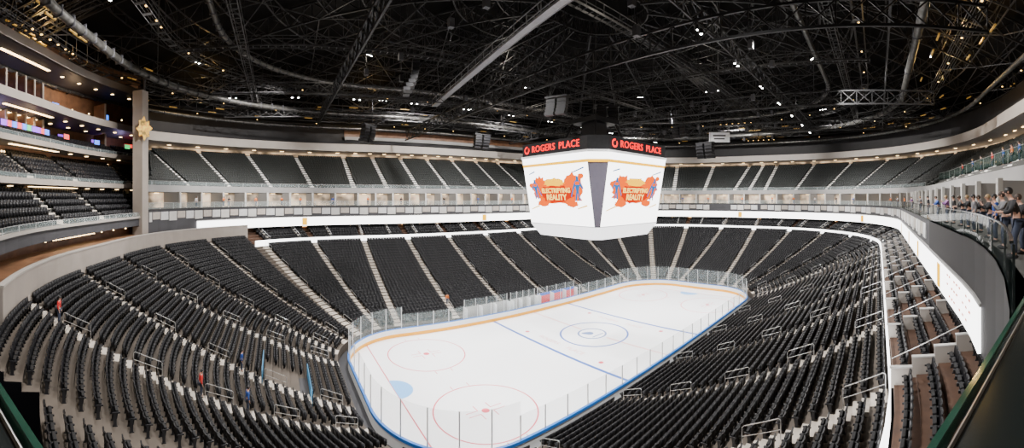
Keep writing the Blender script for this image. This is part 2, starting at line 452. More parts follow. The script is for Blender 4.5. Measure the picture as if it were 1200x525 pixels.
for s in range(8):
    L=seglen(s+.01,.08); n=max(2,round(L/2.3)); end=s in(0,1,3,4,5,7)
    for i in range(n):
        a,b=s+i/n,s+(i+1)/n; x,y,an=rp((a+b)/2,.08); top=3.9 if end else 2.9
        r=empty('rink_glass',(x,y,1.13)); tag(r,'clear acrylic panel with aluminium post on the boards','rink glass','rink glass panels')
        mb=MB(); mb.sweep([(.06,1.13),(.06,top),(.08,top),(.08,1.13)],a,b,m_eglass if end else m_glass,48); o=mb.obj('glass_pane',r,loc=(x,y,1.13))
        px,py,_=rp(a,.09); mb=MB(); mb.box((px,py,(1.13+top)/2),(.04,0,0),(0,.04,0),(0,0,(top-1.13)/2),m_post); mb.obj('post',r,loc=(x,y,1.13))
def benchbox(x0,x1,mat,lab,top=None):
    r=empty('bench_enclosure',((x0+x1)/2,13.4,0)); tag(r,lab,'bench enclosure')
    L=((x0+x1)/2,13.4,0); yb=14.15
    mb=MB(); mb.box(((x0+x1)/2,yb,1.2),((x1-x0)/2,0,0),(0,.05,0),(0,0,1.2),mat); mb.obj('back_panel',r,loc=L)
    if top:
        mb=MB(); mb.box(((x0+x1)/2,yb-.02,2.25),((x1-x0)/2,0,0),(0,.06,0),(0,0,.2),top); mb.obj('top_band',r,loc=L)
    for x in np.linspace(x0,x1,4):
        mb=MB(); mb.box((x,13.65,1.2),(.05,0,0),(0,.45,0),(0,0,1.2),m_bwhite); mb.obj('divider',r,loc=L)
    mb=MB(); mb.box(((x0+x1)/2,13.85,.45),((x1-x0)/2-.1,0,0),(0,.18,0),(0,0,.04),m_wood); mb.box(((x0+x1)/2,13.85,.2),((x1-x0)/2-.3,0,0),(0,.05,0),(0,0,.22),m_dgrey); mb.obj('bench',r,loc=L)
    for x in np.linspace(x0,x1,5):
        mb=MB(); mb.box((x,yb,2.9),(.04,0,0),(0,.04,0),(0,0,.6),m_post); mb.obj('post',r,loc=L)
    mb=MB(); mb.box(((x0+x1)/2,yb,2.95),((x1-x0)/2,0,0),(0,.01,0),(0,0,.5),m_eglass); mb.obj('glass_pane',r,loc=L)
benchbox(-12,-4.5,m_panel,'pale walled players bench enclosure beside the boards'); benchbox(-3.8,1,m_panel,'short pale walled penalty bench beside the boards'); benchbox(1.6,10,m_redpad,'red backed bench enclosure beside the boards',m_bluepad)
vr=empty('tunnel_opening',(-38,-3,0)); tag(vr,'dark entry tunnel cut into the seats with blue railing','tunnel')
mb=MB(); mb.sweep([(ld(5)+.02,lz(5)+.03),(ld(10)-.05,lz(5)+.03)],4.62,5.0,m_dgrey); mb.obj('tunnel_floor',vr,loc=(-38,-3,0))
mb=MB(); mb.sweep([(ld(10)-.05,lz(5)),(ld(10)-.05,lz(10)+.2)],4.62,5.0,m_dark); mb.obj('tunnel_back',vr,loc=(-38,-3,0))
def ringtube(mb,d,z,t0,t1,r,mat,n=24,k=6): mb.tube([(rp(t,d)[0],rp(t,d)[1],z) for t in nodes(t0,t1,n)],r,mat,k)
def fence(d,z0,t0,t1):
    mb=MB()
    for z in(.1,.4,.7,1.0): ringtube(mb,d,z0+z,t0,t1,.04,m_bluerail)
    for i in range(13):
        x,y,_=rp(t0+(t1-t0)*i/12,d); mb.tube([(x,y,z0-.2),(x,y,z0+1.0)],.035,m_bluerail,6)
    mb.obj('railing',vr,loc=(-38,-3,0))
fence(ld(5)-.1,lz(5),4.55,5.04); fence(ld(10)+.05,lz(10),4.6,5.02)
# ------------------------------------------------------------ ribbons, decks, fascias
cnt=[0]
def fas(prof,t0,t1,mat,closed=True,clip=None):
    cnt[0]+=1; m=MB(); m.sweep(prof,t0,t1,mat,closed=closed,caps=closed,clip=clip); return struct(m.obj('trim_%d'%cnt[0]))
def rectp(d0,d1,z0,z1): return [(d0,z0),(d0,z1),(d1,z1),(d1,z0)]
m=MB(); m.sweep(rectp(22.50,22.56,10.15,11.2),-2.18,TE,m_led,closed=True,caps=True); tag(m.obj('led_ribbon'),'long glowing white display ribbon above the lower bowl','led ribbon')
m=MB(); m.sweep(rectp(25.55,25.66,13.15,14.7),T_LED,3.63,m_led,closed=True,caps=True); led2=m.obj('led_ribbon'); tag(led2,'glowing white display ribbon on the club deck edge','led ribbon')
def ribpatch(name,t,w,z0,z1,mat):
    L=seglen(t,25.5); m=MB(); m.sweep(rectp(25.52,25.545,z0,z1),t,t+w/L,mat,48,closed=True,caps=True); m.obj(name,led2)
for i,t in enumerate((-1.88,-1.62,-1.40,-1.1,-.6,.5,2.35,3.2)):
    ribpatch('ribbon_graphic',t,1.0,13.25,14.6,m_syel)
for i in range(9):
    for j,z in enumerate((13.5,14.0,14.45)):
        if (i*7+j*3)%4: ribpatch('ribbon_text_line',-2.04+.013*i,.22,z,z+.08,m_sor)
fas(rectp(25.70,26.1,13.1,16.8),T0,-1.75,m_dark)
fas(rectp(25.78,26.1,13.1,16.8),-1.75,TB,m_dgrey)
fas(rectp(25.60,25.77,14.72,14.85),T_LED,3.63,m_fgrey)
t=-1.7; k=0
m_panels=[m_panel,M('panel_warm',(.38,.34,.30),.5,noise=.1),M('panel_cool',(.50,.50,.50),.4,noise=.1)]
while t<TB-.02:
    w=1.9/seglen(t+1e-4,25.7); t2=min(t+w*.88,TB-.01); k+=1
    if int(math.floor(t2))==int(math.floor(t)):
        x,y,_=rp(t,25.7); m=MB(); m.sweep(rectp(25.69,25.77,15.1+.15*(k%3),16.4),t,t2,m_panels[(k*5)%3],48,closed=True,caps=True); o=m.obj('balustrade_panel',loc=(x,y,15)); tag(o,'pale rectangular balustrade panel on the club deck front','panel','deck front panels')
    t+=w
fas([(25.7,16.75),(31.2,16.75),(31.2,16.8),(25.7,16.8)],T0,TB,m_concu)
fas([(26.0,13.05),(31.2,13.05)],T0,TB,m_dark,False)
fas([(27.6,10),(27.6,13.1)],TG,TE,m_wood,False)
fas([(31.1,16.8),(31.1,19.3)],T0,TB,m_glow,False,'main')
fas(rectp(30.6,31.0,19.3,20.4),T0,TB,m_fgrey,True,'main')
fas(rectp(40.0,40.4,29.2,30.9),T0,TB,m_fascia,True,'main')
fas([(40.2,29.22),(47,29.22)],T0,TB,m_fgrey,False,'main')
fas([(40.2,30.9),(47,30.9)],T0,TB,m_dark,False,'main')
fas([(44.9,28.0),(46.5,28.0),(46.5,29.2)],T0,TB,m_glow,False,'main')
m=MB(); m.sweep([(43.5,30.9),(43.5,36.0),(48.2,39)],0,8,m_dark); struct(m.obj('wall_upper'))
fas(rectp(42.4,42.8,32.2,33.0),1.7,3.0,m_fgrey); fas(rectp(42.4,42.8,34.6,35.1),1.7,3.0,m_dgrey); fas([(43.3,33.0),(43.3,34.6)],1.7,3.0,m_wood,False)
fas(rectp(24.75,25.05,11.3,13.6),TE,TL1,m_efas)
fas(rectp(24.7,25.1,13.6,13.72),TE,TL1,m_fascia)
fas([(25.05,13.5),(28.2,13.5),(28.2,14.7)],TE,TL1,m_wood,False)
fas(rectp(26.2,26.6,14.7,15.9),3.86,TL1,m_dgrey)
fas(rectp(26.0,26.25,15.7,15.95),3.86,TL1,m_fascia)
fas([(31.3,15.7),(31.3,20.0)],TL0,TL1,m_wood,False,'end')
fas([(30.2,19.6),(36.8,19.6)],TL0,TL1,m_dgrey,False,'end')
fas(rectp(29.8,30.15,19.7,20.3),TL0,TL1,m_efas,True,'end')
fas([(35.0,20.0),(35.0,24.2)],TL0,TL1,m_wood,False,'end')
fas(rectp(32.0,32.3,24.1,24.7),TL0,TL1,m_efas,True,'end')
fas([(32.1,24.1),(38.5,24.1)],TL0,TL1,m_dgrey,False,'end')
fas(rectp(32.0,32.3,28.4,29.3),TL0,TL1,m_efas,True,'end')
fas([(32.1,28.4),(38.5,28.4)],TL0,TL1,m_dgrey,False,'end')
fas([(32.1,29.28),(38.5,29.28)],TL0,TL1,m_wood,False,'end')
fas(rectp(32.2,32.5,34.3,35.3),TL0,TL1,m_efas,True,'end')
fas([(32.3,34.3),(38.5,34.3)],TL0,TL1,m_dgrey,False,'end')
fas([(32.3,35.3),(38.5,35.3)],TL0,TL1,m_dgrey,False,'end')
fas([(38.5,13.5),(38.5,40)],TL0,TL1+.1,m_wood,False,'end')
m=MB(); m.sweep(rectp(25.7,27.2,13.4,32.5),TB-.005,TB+.022,m_efas,closed=True,caps=True)
tag(m.obj('pillar'),'tall cream clad pillar beside the end balconies','pillar')
lx,ly=at(169,49.6); lzz=CZ+(V0-151)*49.6/F; dv_=Vector((CX-lx,CY-ly,0)).normalized(); sv_=Vector((-dv_.y,dv_.x,0))
r=empty('wall_fixture',(lx,ly,lzz)); tag(r,'irregular gold glowing fixture mounted high on the pillar','light fixture')
m=MB(); pts=[]
for i in range(16):
    a=2*math.pi*i/16; k=(1.25,.85,1.1,.7,1.3,.95,1.15,.8)[i%8]; pts.append(sv_*(.85*k*math.cos(a))+Vector((0,0,1.25*k*math.sin(a))))
m.poly([p+dv_*.35 for p in pts],m_yell)
for i in range(16): m.poly([pts[i]+dv_*.35,pts[(i+1)%16]+dv_*.35,pts[(i+1)%16],pts[i]],m_yell)
m.obj('glowing_face',r)
m=MB(); m.box(-dv_*.2,dv_*.2,sv_*.6,Vector((0,0,1.0)),m_efas); m.obj('bracket',r)
pa=PW0+PWD*1.0; pb=PW0+PWD*60
m=MB(); m.box(((pa.x+pb.x)/2,(pa.y+pb.y)/2,26.4),(PWD.x*29.5,PWD.y*29.5,0),(-PWD.y*.12,PWD.x*.12,0),(0,0,9.6),m_dgrey); struct(m.obj('wall_end'))
def wl(t,dd,z,mat,w,h,lab,cat):
    if t<tclip(dd)+.03: return
    x,y,a=rp(t,dd); n=Vector((math.cos(a),math.sin(a),0)); s=Vector((-math.sin(a),math.cos(a),0))
    m=MB(); m.box(-n*.05,n*.03,s*w,Vector((0,0,h)),mat); m.box((0,0,0),n*.04,s*(w+.06),Vector((0,0,h+.06)),m_dgrey)
    o=m.obj('wall_screen' if cat=='screen' else 'wall_lamp'); o.location=(x,y,z); tag(o,lab,cat,'end suite '+cat+'s')
mats5=[m_purple,m_bluel,m_greenl,m_redl,m_bluel,m_purple,m_redl]
k=0
for t in np.arange(TL0+.04,TL1,.05):
    k+=1
    wl(t,34.6,26.5,mats5[k%7],.55,.32,'coloured glowing screen inside a balcony suite','screen') if k%2 else wl(t,38.3,27.1,mats5[(k+2)%7],.9,.5,'coloured glowing screen inside a balcony suite','screen')
    wl(t+.02,38.3,31.6,m_warm if k%3 else m_bluel,.12 if k%3 else .7,.1 if k%3 else .4,'small glowing lamp at the back of a suite','lamp')
    wl(t+.01,34.9,23.4,m_warm,.13,.1,'small warm lamp at the back of a balcony','lamp')
    if t>3.5: wl(t+.03,28.1,14.3,m_warm,.13,.08,'small warm lamp at the back of a club suite','lamp')
sd0=None
for z,dd in((24.7,36.6),(29.3,36.6)):
    for t in np.arange(3.4,TL1,.2):
        if t<tclip(dd)+.05: continue
        x,y,a=rp(t,dd)
        if sd0 is None: m=MB(); m.box((0,0,1.75),(1.2,0,0),(0,.08,0),(0,0,1.75),m_wood); m.box((-1.25,0,1.75),(.08,0,0),(0,.14,0),(0,0,1.75),m_efas); sd0=m.obj('suite_divider'); q=sd0
        else: q=sd0.copy(); SC.objects.link(q)
        q.location=(x,y,z); q.rotation_euler=(0,0,a); tag(q,'brown divider fin between balcony suites','divider','balcony suite dividers')
cl_=MB(); cl_.box((0,0,0),(.2,0,0),(0,.2,0),(0,0,.03),m_warm); cl_.box((0,0,.05),(.25,0,0),(0,.25,0),(0,0,.02),m_fgrey); clo=cl_.obj('ceiling_lamp'); cf=True
for z,dd in((34.2,34.5),(28.3,34.0),(28.3,36.5),(24.0,33.2),(19.5,30.6)):
    for t in np.arange(TL0+.05,TL1,.055):
        if t<tclip(dd)+.03: continue
        x,y,a=rp(t,dd)
        if cf: q=clo; cf=False
        else: q=clo.copy(); SC.objects.link(q)
        q.location=(x,y,z); tag(q,'square warm downlight under a balcony slab','lamp','balcony downlights')
dv=None
for i in range(int(T0*12)+1,int(TB*12)):
    t=i/12
    if int(t%8) in (0,4) and i%6: continue
    x,y,a=rp(t,29.2)
    if not infr(x,y,18,60) or t>tclip(31)-.03: continue
    if dv is None:
        m=MB(); m.box((0,0,1.2),(1.8,0,0),(0,.08,0),(0,0,1.2),m_fgrey); m.box((-1.85,0,1.25),(.12,0,0),(0,.16,0),(0,0,1.25),m_panel); dv=m.obj('suite_divider'); q=dv
        lm=MB(); lm.box((0,0,0),(.15,0,0),(0,.4,0),(0,0,.04),m_warm); lm.box((0,0,.06),(.2,0,0),(0,.45,0),(0,0,.03),m_dgrey); lamp=lm.obj('ceiling_lamp'); l2=lamp
    else:
        q=dv.copy(); SC.objects.link(q); l2=lamp.copy(); SC.objects.link(l2)
    q.location=(x,y,16.8); q.rotation_euler=(0,0,a); tag(q,'pale divider wall between open suites','divider','suite dividers')
    x,y,a=rp(t+.04,30.2); l2.location=(x,y,19.1); l2.rotation_euler=(0,0,a); tag(l2,'warm ceiling lamp under the upper deck','lamp','concourse ceiling lamps')
    if t<tclip(44)-.05:
        l3=lamp.copy(); SC.objects.link(l3); x,y,a=rp(t+.02,43.5); l3.location=(x,y,29.1); l3.rotation_euler=(0,0,a); tag(l3,'warm ceiling lamp under the upper deck','lamp','concourse ceiling lamps')
    if t>TG:
        l3=lamp.copy(); SC.objects.link(l3); x,y,a=rp(t+.03,27.3); l3.location=(x,y,12.9); l3.rotation_euler=(0,0,a); tag(l3,'warm ceiling lamp above the loge seats','lamp','concourse ceiling lamps')
pp=None
for i in range(int(TG*8)+1,int(TE*8)+1):
    t=i/8
    if int(t%8)==0 and i%8: continue
    x,y,a=rp(t,24.9)
    if not infr(x,y,11,60): continue
    if pp is None:
        m=MB()
        for k in range(5):
            m.box((-1.9+.95*k,0,.30+.42*k),(.475,0,0),(0,.07,0),(0,0,.42),m_fascia)
            m.box((-1.9+.95*k,0,.74+.42*k),(.49,0,0),(0,.10,0),(0,0,.03),m_panel)
        m.tube([(-2.3,0,1.1),(1.9,0,2.9)],.022,m_rail,6)
        pp=m.obj('parapet'); q=pp
    else: q=pp.copy(); SC.objects.link(q)
    q.location=(x,y,10.5); q.rotation_euler=(0,0,a); tag(q,'stepped cream parapet with steel rail between loge seats','parapet','loge parapets')
def railings(d,z0,h,t0,t1,L0,mat,lab,grp,hw=.035,hm=None):
    t=t0
    while t<t1-1e-3:
        st=L0/seglen(t+1e-4,d); t2=t+st
        if int(math.floor(t2+1e-9))!=int(math.floor(t+1e-9)): t2=math.floor(t)+1.0
        t2=min(t2,t1)
        x,y,a=rp((t+t2)/2,d)
        if infr(x,y,z0,300) or math.hypot(x-CX,y-CY)<6:
            r=empty('glass_railing',(x,y,z0)); tag(r,lab,'railing',grp)
            m=MB(); m.sweep(rectp(d-.008,d+.008,z0+.05,z0+h-.04),t,t2,mat,96,closed=True,caps=True); m.obj('glass_pane',r,loc=(x,y,z0))
            m=MB(); m.sweep(rectp(d-hw,d+hw,z0+h-.04,z0+h),t,t2,hm or m_rail,96,closed=True,caps=True); m.obj('handrail',r,loc=(x,y,z0))
            px,py,pa=rp(t,d+.03); n=Vector((math.cos(pa),math.sin(pa),0)); s=Vector((-math.sin(pa),math.cos(pa),0))
            m=MB(); m.box((px,py,z0+h/2-.03),n*.02,s*.03,Vector((0,0,h/2-.02)),m_post if hm is None else hm); m.obj('post',r,loc=(x,y,z0))
        t=t2
railings(25.72,16.8,1.05,-2.215,-1.0,3.0,m_dglass,'clear glass railing with dark handrail on the deck edge','club deck railings',.03,m_drail)
railings(25.72,16.8,.9,-1.0,TB,3.0,m_glass,'clear glass railing with steel handrail on the deck edge','club deck railings',.022)
railings(30.8,20.4,.7,-.9,tclip(30.8)-.01,4.0,m_glass,'glass railing at the front of the upper deck','upper deck railings')
railings(33.4,uz(3),1.2,T0,-.9,4.0,m_gglass,'glass railing in front of the upper deck seats','upper deck railings')
railings(26.1,15.95,.5,3.86,TL1,3.0,m_glass,'low glass railing on an end balcony ledge','balcony railings',.02)
railings(30.0,20.3,.45,tclip(30)+.01,TL1,3.0,m_glass,'low glass railing on an end balcony ledge','balcony railings',.02)
railings(32.15,24.7,.45,tclip(32.15)+.01,TL1,3.0,m_glass,'low glass railing on an end balcony ledge','balcony railings',.02)
P0=Vector((CX-2.25,CY+1.727,0)); P1=Vector((CX+2.9,CY-1.388,0)); dd_=(P1-P0).normalized(); nin=Vector((dd_.y,-dd_.x,0))
if nin.dot(Vector((-16,-30,0)))<0: nin=-nin
r=empty('glass_railing',(P0+P1)/2+Vector((0,0,16.8))); tag(r,'glass railing with thin green edge and broad dark ledge','railing','club deck railings')
LL=tuple((P0+P1)/2+Vector((0,0,16.8))); C=(P0+P1)/2; hl=(P1-P0).length/2
m=MB(); m.box(C+Vector((0,0,17.34)),dd_*hl,nin*.008,Vector((0,0,.54)),m_dglass); m.obj('glass_pane',r,loc=LL)
m=MB(); m.box(C+Vector((0,0,17.90)),dd_*hl,nin*.009,Vector((0,0,.018)),m_gedge); m.obj('glass_edge',r,loc=LL)
m=MB(); m.box(C+nin*.12+Vector((0,0,17.86)),dd_*hl,nin*.105,Vector((0,0,.03)),m_drail); m.obj('ledge',r,loc=LL)
m=MB(); m.box(C+nin*.026+Vector((0,0,17.893)),dd_*hl,nin*.002,Vector((0,0,.012)),m_rail); m.obj('edge_trim',r,loc=LL)
# ------------------------------------------------------------ scoreboard
sb=empty('scoreboard',(0,0,13.3)); tag(sb,'huge four sided hanging video scoreboard over center ice','scoreboard')
LOC=(0,0,13.3)
def octo(h,w,z):
    e=h-w/math.sqrt(2); return [(h,-e,z),(h,e,z),(e,h,z),(-e,h,z),(-h,e,z),(-h,-e,z),(-e,-h,z),(e,-h,z)]
def loft(mb,a,b,mf,mc):
    for i in range(8):
        j=(i+1)%8; mb.poly([a[i],a[j],b[j],b[i]],mf if i%2==0 else mc)
mb=MB(); a=octo(6.15,.5,15.0); b=octo(7.6,2.4,23.5); loft(mb,a,b,m_black,m_corner); mb.poly(a,m_black); mb.poly(b,m_black); mb.obj('housing',sb,loc=LOC)
def mixo(f,o): return octo(6.15+1.45*f+o,.5+1.9*f+o*.8,15+8.5*f)
mb=MB(); loft(mb,mixo(.905,.06),mixo(1.0,.06),m_screen,m_screen); mb.obj('white_band',sb,loc=LOC)
mb=MB(); loft(mb,mixo(.866,.07),mixo(.905,.07),m_syel,m_syel); mb.obj('yellow_band',sb,loc=LOC)
mb=MB(); a=octo(5.5,1.2,13.45); b=octo(6.25,.6,15.0); loft(mb,a,b,m_skirt,m_skirt); mb.poly(a,m_dgrey); mb.poly(b,m_dgrey); mb.obj('lower_display',sb,loc=LOC)
mb=MB(); a=octo(7.75,2.4,23.5); b=octo(7.75,2.4,23.75); loft(mb,a,b,m_bwhite,m_bwhite); a2=octo(7.6,2.4,25.35); loft(mb,octo(7.6,2.4,23.75),a2,m_black,m_black); mb.poly(a2,m_black); mb.poly(b,m_bwhite); mb.obj('sign_band',sb,loc=LOC)
mb=MB()
for sx in(-1,1):
    for sy in(-1,1):
        mb.beam((sx*3,sy*3,25.5),(sx*2,sy*2,28.5),.3,.3,m_black); mb.tube([(sx*2,sy*2,28.5),(sx*3,sy*3,43)],.05,m_black,6)
mb.box((0,0,28.6),(2.4,0,0),(0,2.4,0),(0,0,.3),m_black); mb.box((0,0,27.2),(1.2,0,0),(0,1.2,0),(0,0,1.2),m_dgrey); mb.box((0,0,25.9),(3.4,0,0),(0,3.4,0),(0,0,.35),m_black)
mb.obj('hoist_frame',sb,loc=LOC)
rnd=random.Random(7)
FIG=[(-.25,-1.7),(-.05,-.5),(-.35,.2),(-.75,-.3),(-.9,-.1),(-.45,.75),(-.2,.95),(-.22,1.35),(.0,1.5),(.2,1.35),(.2,1.0),(.5,.8),(.95,.0),(1.5,-1.2),(1.3,-1.25),(.8,-.3),(.45,.2),(.4,-.5),(.75,-1.7),(.45,-1.75),(.15,-.7),(0,-1.75)]
for fi in range(4):
    ang=fi*math.pi/2; n=Vector((math.cos(ang),math.sin(ang),0)); rt=Vector((0,0,1)).cross(n)
    pt=n*7.6+Vector((0,0,23.5)); pb=n*6.15+Vector((0,0,15.0)); up=(pt-pb); H=up.length; up.normalize(); nn=rt.cross(up).normalized()
    if nn.dot(n)<0: nn=-nn
    O=(pt+pb)/2
    def P(x,y,o): return tuple(O+rt*x+up*(y-.25)+nn*o)
    vs=empty('video_screen',(0,0,0)); vs.parent=sb; vs.location=O-Vector(LOC)
    LO=tuple(O)
    mb=MB(); hx=5.75; hy=H/2
    mb.poly([P(-hx,-hy+.32,.05),P(hx,-hy+.32,.05),P(hx+.08,hy-.9+.25,.05),P(-hx-.08,hy-.9+.25,.05)],m_screen); mb.obj('display',vs,loc=LO)
    for (cx,cy,rx,ry,mt,of) in((0,0,4.4,1.35,m_sor,.08),(-3.0,.7,1.5,1.3,m_sor,.084),(3.0,.8,1.6,1.4,m_sor,.085),(-.2,1.3,1.8,.5,m_syel,.09),(4.5,1.9,.45,.3,m_sor,.085),(-4.7,1.0,.4,.3,m_sor,.085),(-2.6,-1.35,1.1,.4,m_sor,.086),(2.6,-1.35,1.0,.4,m_sor,.086),(0,-.15,2.9,1.05,m_sred,.095)):
        mb=MB()
        for i in range(30):
            a=2*math.pi*i/30; k=1+rnd.uniform(-.10,.25)*(1 if i%2 else -.4); mb.v.append(P(cx+rx*k*math.cos(a),cy+ry*k*math.sin(a),of))
        mb.v.append(P(cx,cy,of))
        for i in range(30): mb.f.append((30,i,(i+1)%30)); mb.m.append(mb.mi(mt))
        mb.obj('paint_splash',vs,loc=LO)
    for (fx_,fy_,sg,sc,mt) in((-3.9,.6,1,.8,m_sblu),(3.9,.6,-1,.9,m_sblu)):
        mb=MB(); mb.poly([P(fx_+sg*a*sc,fy_+b*sc,.10) for a,b in FIG],mt); mb.obj('player_silhouette',vs,loc=LO)
        mb=MB(); mb.poly([P(fx_+sg*a*sc,fy_+b*sc,.11) for a,b in((-.35,.35),(-.35,.75),(.4,.75),(.42,.35))],m_sor); mb.obj('jersey_stripe',vs,loc=LO)
    for (x0,y0,x1,y1,mt) in((-5.2,-2.2,-3.4,-1.7,m_syel),(3.2,2.3,5.2,2.8,m_sblu),(-4.9,2.4,-3.6,2.7,m_sblu),(3.4,-2.0,5.1,-1.6,m_syel)):
        mb=MB(); mb.poly([P(x0,y0,.09),P(x1,y1,.09),P(x1-.1,y1+.14,.09),P(x0+.1,y0+.14,.09)],mt); mb.obj('colour_streak',vs,loc=LO)
    Rm=Matrix((rt,up,nn)).transposed().to_4x4()
    for body,y,sz in(('ELECTRIFYING',.26,.80),('REALITY',-.58,.98)):
        me=text_mesh(body,sz,m_samb,.01,.03); o=bpy.data.objects.new('lettering',me); SC.objects.link(o); o.parent=vs
        mt=Rm.copy(); mt.translation=up*(y-.25)+nn*.14; o.matrix_local=mt
    for word,xo in(('ROGERS',-1.65),('PLACE',3.0)):
        me=text_mesh(word,1.15,m_neon,.02,.004,1.08); o=bpy.data.objects.new('sign_lettering',me); SC.objects.link(o); o.parent=sb
        mt=Matrix((rt,Vector((0,0,1)),n)).transposed().to_4x4(); mt.translation=n*7.64+rt*xo+Vector((0,0,24.55-13.3)); o.matrix_local=mt
    mb=MB(); pc=n*7.66+rt*(-4.9)+Vector((0,0,24.55))
    for i in range(26):
        a=2*math.pi*(i/28)+1.3
        for r_ in(.3,.5): mb.v.append(tuple(pc+rt*r_*math.cos(a)+Vector((0,0,1))*r_*math.sin(a)))
    for i in range(25): mb.f.append((2*i,2*i+1,2*i+3,2*i+2)); mb.m.append(mb.mi(m_neon))
    mb.obj('sign_emblem',sb,loc=LOC)
# ------------------------------------------------------------ roof
def rz(f): return 38.5+8.0*(1-f*f)
NR=48; RT=[i*8/NR for i in range(NR)]
mb=MB(); fs=[0.02,.2,.4,.6,.8,1.0]
full=nodes(0,8,12)[:-1]
for i in range(len(fs)-1):
    for j in range(len(full)):
        a,b=full[j],full[(j+1)%len(full)]
        q=[]
        for t,f in((a,fs[i]),(b,fs[i]),(b,fs[i+1]),(a,fs[i+1])):
            x,y,_=rp(t,48.3); q.append((x*f,y*f,rz(f)))
        mb.poly(q,m_deck)
struct(mb.obj('ceiling'))
def truss(pts,depth,mat,w=.28,name='roof_truss',xb=False):
    mb=MB()
    for i,(p,q) in enumerate(zip(pts[:-1],pts[1:])):
        p,q=Vector(p),Vector(q); dn=Vector((0,0,-depth))
        mb.beam(p,q,w,w,mat); mb.beam(p+dn,q+dn,w,w,mat)
        if i%2 or xb: mb.beam(p+dn,q,w*.5,w*.5,mat)
        if not i%2 or xb: mb.beam(p,q+dn,w*.5,w*.5,mat)
        mb.beam(p,p+dn,w*.5,w*.5,mat)
    return mb.obj(name)
for i,t in enumerate(RT):
    x,y,_=rp(t,48)
    o=truss([(x*f,y*f,rz(f)-.5) for f in np.linspace(.1 if i%2==0 else .3,.97,22)],2.4,m_truss if i%2==0 else m_ftruss,.22 if i%2==0 else .13,xb=i%2==0); tag(o,'black steel radial truss under the roof deck','truss','radial roof trusses')
for i,f in enumerate((.10,.17,.24,.31,.38,.45,.52,.59,.66,.73,.80,.87,.94)):
    ns=nodes(0,8,20)
    o=truss([(rp(t,48)[0]*f,rp(t,48)[1]*f,rz(f)-.7) for t in ns],2.0 if i%2==0 else 1.2,m_truss if i%2 else m_ftruss,.15); tag(o,'black steel ring truss under the roof deck','truss','ring roof trusses')
for i in range(0,NR,2):
    mb=MB()
    for k,(f0,f1) in enumerate(((.28,.46),(.46,.64),(.64,.82),(.82,.94))):
        for (ta,tb) in((RT[i],RT[(i+2)%NR]),(RT[(i+2)%NR],RT[i])):
            xa,ya,_=rp(ta,48); xb,yb,_=rp(tb,48)
            mb.beam((xa*f0,ya*f0,rz(f0)-2.9),(xb*f1,yb*f1,rz(f1)-2.9),.10,.10,m_ftruss)
    tag(mb.obj('cross_bracing'),'thin diagonal steel bracing between roof trusses','bracing','roof bracing')
def catwalk(p,q,mat,lab,h=1.1,w=.9,solid=False):
    mb=MB(); p,q=Vector(p),Vector(q); d=(q-p).normalized(); s=d.cross(Vector((0,0,1))).normalized(); Z=Vector((0,0,1)); L=(q-p).length
    if solid: mb.beam(p,q,w,.12,mat)
    else:
        for i in range(int(L/.9)): c=p+d*(i*.9); mb.beam(c-s*w/2,c+s*w/2,.10,.06,mat)
    for sg in(-1,1):
        mb.beam(p+s*sg*w/2+Z*h,q+s*sg*w/2+Z*h,.07,.07,mat); mb.beam(p+s*sg*w/2,q+s*sg*w/2,.06,.22,mat)
        nn=int(L/2.5)
        for i in range(nn+1):
            c=p+d*(L*i/nn)+s*sg*w/2; mb.beam(c,c+Z*h,.06,.06,mat)
            if i%3==0: mb.beam(c,c+Z*5,.05,.05,m_black)
    tag(mb.obj('catwalk'),lab,'catwalk')
catwalk((-12.0,25,34),(-18.6,-20,34),m_lbeam,'pale grey steel catwalk hanging beneath the roof',w=.8,solid=True)
for x in(8,30,50,-42): catwalk((x,-34,35),(x,34,35),m_ftruss,'dark steel catwalk hanging beneath the roof')
for y in(-30,-10,10,30): catwalk((-50,y,36.2),(50,y,36.2),m_ftruss,'dark steel catwalk hanging beneath the roof')
for x,z in((-11,32.6),(16,33.6),(36,33.6),(-30,34.8)):
    o=truss([(x,y,z) for y in np.linspace(-43,43,40)],1.9,m_btruss,.20,xb=True); tag(o,'deep dark steel truss spanning across the arena','truss')
for y in(-20,20,-36,36):
    o=truss([(x,y,35) for x in np.linspace(-48,48,44)],1.6,m_btruss,.14,xb=True); tag(o,'dark steel truss running the arena length','truss')
for (d,z,r_) in((26,34.8,.45),(38,34.2,.32),(14,36.8,.3)):
    mb=MB(); ringtube(mb,d,z,0,8,r_,m_duct,24,12)
    for t in nodes(0,8,24):
        x,y,a=rp(t,d); n_=Vector((math.cos(a),math.sin(a),0)); s_=Vector((-n_.y,n_.x,0)); mb.box((x,y,z),s_*.05,n_*(r_+.06),Vector((0,0,r_+.06)),m_dgrey)
    o=mb.obj('ventilation_duct',smooth=True); tag(o,'round galvanised ventilation duct hanging from the roof','duct')
for d,z in((31,35.0),(20,36.2)):
    mb=MB()
    for dd in(-.5,.5):
        for hh in(0,.55,1.1): ringtube(mb,d+dd,z+hh,0,8,.04,m_ftruss,24,4)
    for t in nodes(0,8,24): 
        p,n_,s_=frame(t,d); mb.beam(p-n_*.5+Vector((0,0,z)),p+n_*.5+Vector((0,0,z)),.5,.05,m_ftruss); mb.beam(p+n_*.5+Vector((0,0,z)),p+n_*.5+Vector((0,0,z+1.1)),.05,.05,m_ftruss); mb.beam(p-n_*.5+Vector((0,0,z)),p-n_*.5+Vector((0,0,z+3)),.05,.05,m_ftruss)
    tag(mb.obj('catwalk'),'curved dark steel catwalk following the roof edge','catwalk')
gd0=None
